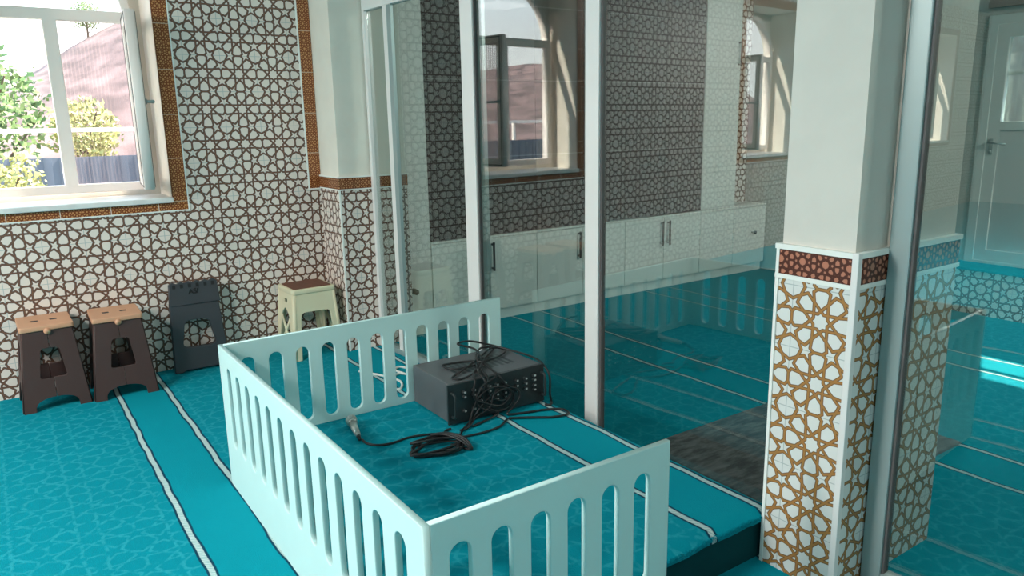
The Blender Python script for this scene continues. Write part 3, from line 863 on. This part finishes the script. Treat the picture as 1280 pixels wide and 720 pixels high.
lp([(1.82, 2.92, zt+.012), (1.80, 2.82, zt+.003), (1.795, 2.742, zt-.012), (1.83, 2.737, zt-.06), (1.885, 2.735, zt-.09), (1.90, 2.733, PZ+.07), (1.86, 2.735, PZ+.03), (1.82, 2.72, PZ+.0095), (1.90, 2.69, PZ+.0085), (2.0, 2.66, PZ+.0085), (2.06, 2.62, PZ+.0085), (2.05, 2.56, PZ+.0085), (1.97, 2.57, PZ+.0085), (1.88, 2.63, PZ+.0085), (1.80, 2.68, PZ+.0085)])
lp([(1.79, 2.90, zt+.01), (1.70, 2.81, zt+.003), (1.665, 2.744, zt-.008), (1.655, 2.738, zt-.08), (1.70, 2.734, PZ+.09), (1.79, 2.733, PZ+.055), (1.85, 2.735, PZ+.09), (1.83, 2.735, PZ+.13), (1.76, 2.733, PZ+.115), (1.735, 2.734, PZ+.06), (1.66, 2.735, PZ+.03), (1.60, 2.70, PZ+.0095), (1.55, 2.69, PZ+.0095)])
lp([(1.60, 2.70, PZ+.0085), (1.64, 2.738, PZ+.05), (1.68, 2.736, PZ+.12), (1.75, 2.735, PZ+.15), (1.84, 2.737, PZ+.125), (1.87, 2.738, PZ+.07), (1.82, 2.738, PZ+.03), (1.72, 2.737, PZ+.045), (1.665, 2.738, PZ+.10), (1.70, 2.738, PZ+.165), (1.78, 2.745, zt-.005), (1.80, 2.84, zt+.004), (1.80, 2.92, zt+.016)])
lp([(1.77, 2.90, zt+.012), (1.72, 2.80, zt+.004), (1.715, 2.742, zt-.012), (1.735, 2.737, PZ+.12), (1.80, 2.736, PZ+.075), (1.85, 2.737, PZ+.10), (1.80, 2.738, PZ+.14), (1.70, 2.738, PZ+.08), (1.64, 2.735, PZ+.025), (1.575, 2.70, PZ+.0095), (1.53, 2.655, PZ+.0085)])
cord('power_cord', loops, .0052, 'cord', 'tangle of thin black cord draped over the top and front of the amplifier', 'cord')

# microphone lying by the back panel, its lead running to the amplifier
mic = empty('microphone', (1.125, 2.955, PZ), 0, 'silver handheld microphone lying on the carpet next to the back fence panel', 'microphone')
bm = bmesh.new()
a = Vector((.032, -.075, .020)); b = Vector((.072, .105, .030)); dv = (b-a)
for t0, t1, r0, r1 in ((0, .12, .009, .012), (.12, .72, .0125, .018), (.72, .78, .021, .022)):
    cyl(bm, a+dv*t0, a+dv*t1, r0, r1, n=20)
obj('body', bm, M['silver'], mic, True)
bm = bmesh.new(); bmesh.ops.create_uvsphere(bm, u_segments=20, v_segments=12, radius=.0265)
bmesh.ops.translate(bm, verts=bm.verts, vec=a+dv*.88+Vector((0, 0, .001))); obj('grille', bm, M['silver'], mic, True)
bm = bmesh.new(); cyl(bm, a+dv*-.16+Vector((0, 0, -.004)), a+dv*.03, .0065, .0095, n=14); obj('plug', bm, M['cord'], mic, True)
bm = bmesh.new()
pts = [(1.160, 2.850, PZ+.0135), (1.168, 2.815, PZ+.006), (1.195, 2.775, PZ+.006), (1.25, 2.755, PZ+.006), (1.34, 2.765, PZ+.006), (1.43, 2.74, PZ+.006), (1.47, 2.712, PZ+.006), (1.505, 2.735, PZ+.006), (1.53, 2.738, PZ+.006)]
tube(bm, catmull(pts, 8), .005, 8)
tag(obj('microphone_cable', bm, M['cord'], None, True), 'single black cable running across the carpet from microphone to amplifier', 'cable')

# coil of cable on the carpet
bm = bmesh.new(); random.seed(11)
pts = []
j = lambda q: random.uniform(-q, q)
for k in range(6):
    zz = PZ+.006+.004*k
    t_ = j(.035)
    pts += [(1.262+j(.025), 2.562+j(.02), zz), (1.35+j(.02), 2.535+j(.015)+t_*.5, zz), (1.44+j(.02), 2.525+j(.02), zz+.006), (1.478+j(.012), 2.57+j(.03), zz+.010), (1.455+j(.03), 2.64+j(.02)+t_, zz+.012), (1.38+j(.03), 2.665+j(.02)-abs(t_), zz+.008), (1.31+j(.02), 2.63+j(.03), zz+.002)]
pts += [(1.33, 2.62, PZ+.040), (1.40, 2.60, PZ+.044), (1.46, 2.56, PZ+.044)]
tube(bm, catmull(pts, 6), .005, 8)
for dx in (0, .014, .026):
    tube(bm, catmull([(1.395+dx, 2.67, PZ+.034), (1.425+dx, 2.61, PZ+.050), (1.46+dx, 2.545, PZ+.040), (1.485+dx*.3, 2.50, PZ+.010), (1.475, 2.52, PZ+.007), (1.44+dx, 2.58, PZ+.012)], 7), .005, 8)
pts = [(1.475, 2.53, PZ+.030), (1.495, 2.56, PZ+.02), (1.485, 2.63, PZ+.012), (1.54, 2.625, PZ+.007), (1.63, 2.615, PZ+.007), (1.72, 2.63, PZ+.007), (1.79, 2.68, PZ+.007)]
tube(bm, catmull(pts, 7), .005, 8)
tag(obj('coiled_cable', bm, M['cord'], None, True), 'bundled coil of black cable lying on platform carpet before the amplifier', 'cable')

# white cord behind the back panel
bm = bmesh.new()
pts = [(1.74, 4.25, .005), (1.82, 4.08, .005), (1.86, 3.92, .005), (1.80, 3.80, .006), (1.76, 3.86, .006), (1.82, 3.98, .012), (1.92, 4.05, .006), (1.96, 3.95, .006), (1.90, 3.82, .012), (1.86, 3.70, .006), (1.91, 3.62, .006), (1.97, 3.70, .010), (1.95, 3.80, .016), (1.99, 3.92, .012), (2.02, 4.05, .006), (1.98, 4.17, .006), (1.92, 4.10, .012), (1.94, 3.90, .016), (1.88, 3.60, .010), (1.92, 3.52, .006), (1.98, 3.55, .006), (1.99, 3.64, .012)]
tube(bm, catmull(pts, 8), .007, 8)
tag(obj('white_cord', bm, M['whitecord'], None, True), 'tangled white cord on the floor behind the back fence panel', 'cord')

# ------------------------------------------------------------------ outdoors beyond the windows
bm = bmesh.new(); box(bm, -60, 60, WO+.5, 90, -.6, -.5); box(bm, XR+.5, 60, -30, WO+.5, -.6, -.5)
struct(obj('ground', bm, M['ground']))
bm = bmesh.new(); NXh, NYh = 70, 24; gr = {}
for i in range(NXh+1):
    for j in range(NYh+1):
        x = -45+90*i/NXh; y = 26+40*j/NYh
        ridge = 4.0+.62*(x-2.0) if x > -6 else -.96-.2*(x+6)
        ridge = min(ridge, 8.5+.04*x)
        prof_ = math.sin(min(1, (y-26)/17)*PI/2)
        z = -.55+max(.3, ridge+.55)*prof_+.35*noise.noise(Vector((x*.35, y*.35, 0)))*prof_
        gr[i, j] = bm.verts.new((x, y, z))
for i in range(NXh):
    for j in range(NYh): bm.faces.new((gr[i, j], gr[i+1, j], gr[i+1, j+1], gr[i, j+1]))
struct(obj('hillside', bm, M['hill'], None, True))
struct(boxes('sky_blocker_wall', plain_mat('grey_render', (.20, .19, .175), .9, var=.15), [(9.2, 9.4, -6, 12, -.5, 2.9)]))  # added wall, blocks the bright sky behind the door glass
# corrugated yard fence
yf = empty('sheet_metal_fence', (0, 13, -.5), 0, 'blue-grey corrugated sheet metal fence in the yard outside the window', 'fence')
bm = bmesh.new(); prev = None
for i in range(200):
    x = -10+i*.1; y = .03*(1 if (i//1) % 2 else -1)
    v = (bm.verts.new((x, y, 0)), bm.verts.new((x, y, 1.62)), bm.verts.new((x, y+.01, 1.62)), bm.verts.new((x, y+.01, 0)))
    if prev:
        for k in range(4): bm.faces.new((prev[k], v[k], v[(k+1) % 4], prev[(k+1) % 4]))
    prev = v
obj('sheet', bm, M['sheet'], yf)
boxes('top_rail', M['pvc'], [(-10, 9.9, -.04, .04, 1.98, 2.04)], yf)
for k in range(7):
    boxes('post', M['pvc'], [(-9.5+3.1*k, -9.44+3.1*k, .05, .11, 0, 2.04)], yf)
def tree(loc, h, cr, mat, label, seed, flat=1.):
    rnd = random.Random(seed)
    t = empty('tree', loc, 0, label, 'tree', None)
    bm = bmesh.new(); cyl(bm, (0, 0, 0), (0, 0, h*.6), .12*h/4, .05*h/4, n=10)
    for k in range(5):
        a = k*1.3; cyl(bm, (0, 0, h*(.35+.05*k)), (math.cos(a)*cr*.6, math.sin(a)*cr*.6, h*(.6+.05*k)), .03*h/4, .012, n=6)
    obj('trunk', bm, M['bark'], t)
    bm = bmesh.new()
    for k in range(1500):
        while True:
            p = Vector((rnd.uniform(-1, 1), rnd.uniform(-1, 1), rnd.uniform(-1, 1)))
            if .35 < p.length < 1: break
        p = p*(.8+.3*noise.noise(p*2.3+Vector((seed, 0, 0))))
        c = Vector((p.x*cr, p.y*cr, h*.68+p.z*cr*flat))
        if c.z < .1: continue
        u = Vector((rnd.gauss(0, 1), rnd.gauss(0, 1), rnd.gauss(0, 1))).normalized(); w = u.orthogonal().normalized()
        s = rnd.uniform(.05, .10)*h/4
        bm.faces.new([bm.verts.new(c+u*s), bm.verts.new(c+w*s*.6), bm.verts.new(c-u*s), bm.verts.new(c-w*s*.6)])
    obj('crown', bm, M[mat], t)
    return t
tree((.12, 15.5, -.5), 3.6, 1.15, 'leaf', 'green leafy tree outside the left half of the window', 1)
tree((.15, 11.0, -.5), 1.9, .62, 'leafy', 'yellow-green bush low outside the left window pane', 2)
tree((1.55, 16.0, -.5), 2.9, .75, 'leafy', 'yellow-green bush beyond the insect screen behind the metal fence', 3)
tree((4.7, 41.0, 4.9), 2.6, .8, 'leaf', 'small lone tree on the ridge of the red hillside', 4)

# ------------------------------------------------------------------ light
w = bpy.data.worlds.new('sky'); scene.world = w; w.use_nodes = True
nt = w.node_tree
for n_ in list(nt.nodes): nt.nodes.remove(n_)
N = NB(nt)
out = nt.nodes.new('ShaderNodeOutputWorld'); bg = nt.nodes.new('ShaderNodeBackground')
tcw = nt.nodes.new('ShaderNodeTexCoord').outputs['Generated']
_, _, z_ = N.sep(tcw)
c = N.mix(N.ss(z_, .0, .45), (1., .98, .94), (.42, .72, 1.))
cl = N.ss(N.noise(tcw, 3.2, 5.), .48, .66)
c = N.mix(N.math('MULTIPLY', cl, .6), c, (1., 1., 1.))
nt.links.new(c, bg.inputs[0]); bg.inputs[1].default_value = 3.8
nt.links.new(bg.outputs[0], out.inputs[0])

sun = bpy.data.lights.new('sun', 'SUN'); sun.energy = 27.; sun.color = (1., .90, .76); sun.angle = math.radians(.6)
so = bpy.data.objects.new('sun', sun); COL.objects.link(so)
sd = Vector((-1., -.45, -1.10)).normalized()
so.rotation_euler = sd.to_track_quat('-Z', 'Y').to_euler()

def area(name, loc, direc, sx, sy, power, col=(1, 1, 1)):
    l = bpy.data.lights.new(name, 'AREA'); l.shape = 'RECTANGLE'; l.size = sx; l.size_y = sy; l.energy = power; l.color = col
    o = bpy.data.objects.new(name, l); COL.objects.link(o); o.location = loc
    o.rotation_euler = Vector(direc).to_track_quat('-Z', 'Z').to_euler()
    return o
# added fill lights near the ceilings of both rooms, no fixtures
for x, y, p in ((-2.4, 2.0, 135), (-3.6, 2.6, 100), (.2, -1.0, 22), (4.2, 2.3, 2)):
    area('ceiling_fill', (x, y, HC-.02), (0, 0, -1), .7, .7, p, (1., .97, .92))
area('ceiling_fill', (5.0, -.8, HC-.3), (0, .97, -.17), .7, .5, 74, (1., .96, .88))
area('ceiling_fill', (-5.6, 2.4, HC-.25), (1, .05, -.22), .9, .5, 150, (1., .96, .90))

# ------------------------------------------------------------------ camera
f_px, yaw, pitch, roll = 945.12, .599496, .215643, .01929
fw = Vector((math.sin(yaw)*math.cos(pitch), math.cos(yaw)*math.cos(pitch), -math.sin(pitch)))
rt = Vector((math.cos(yaw), -math.sin(yaw), 0)); dn = fw.cross(rt)
cR, sR = math.cos(roll), math.sin(roll)
r_ = rt*cR+dn*sR; d_ = -rt*sR+dn*cR
cam = bpy.data.cameras.new('camera'); cam.sensor_width = 36; cam.lens = f_px/1280*36; cam.clip_start = .05
co = bpy.data.objects.new('camera', cam); COL.objects.link(co)
mm = Matrix((r_, -d_, -fw)).transposed().to_4x4(); mm.translation = (0, 0, 1.5)
co.matrix_world = mm
scene.camera = co

vs = scene.view_settings
vs.view_transform = 'Standard'; vs.look = 'None'; vs.gamma = 1; vs.use_curve_mapping = False; vs.exposure = .30
scene.cycles.use_denoising = True
scene.cycles.max_bounces = 10; scene.cycles.diffuse_bounces = 5; scene.cycles.transparent_max_bounces = 24
scene.cycles.sample_clamp_indirect = 6
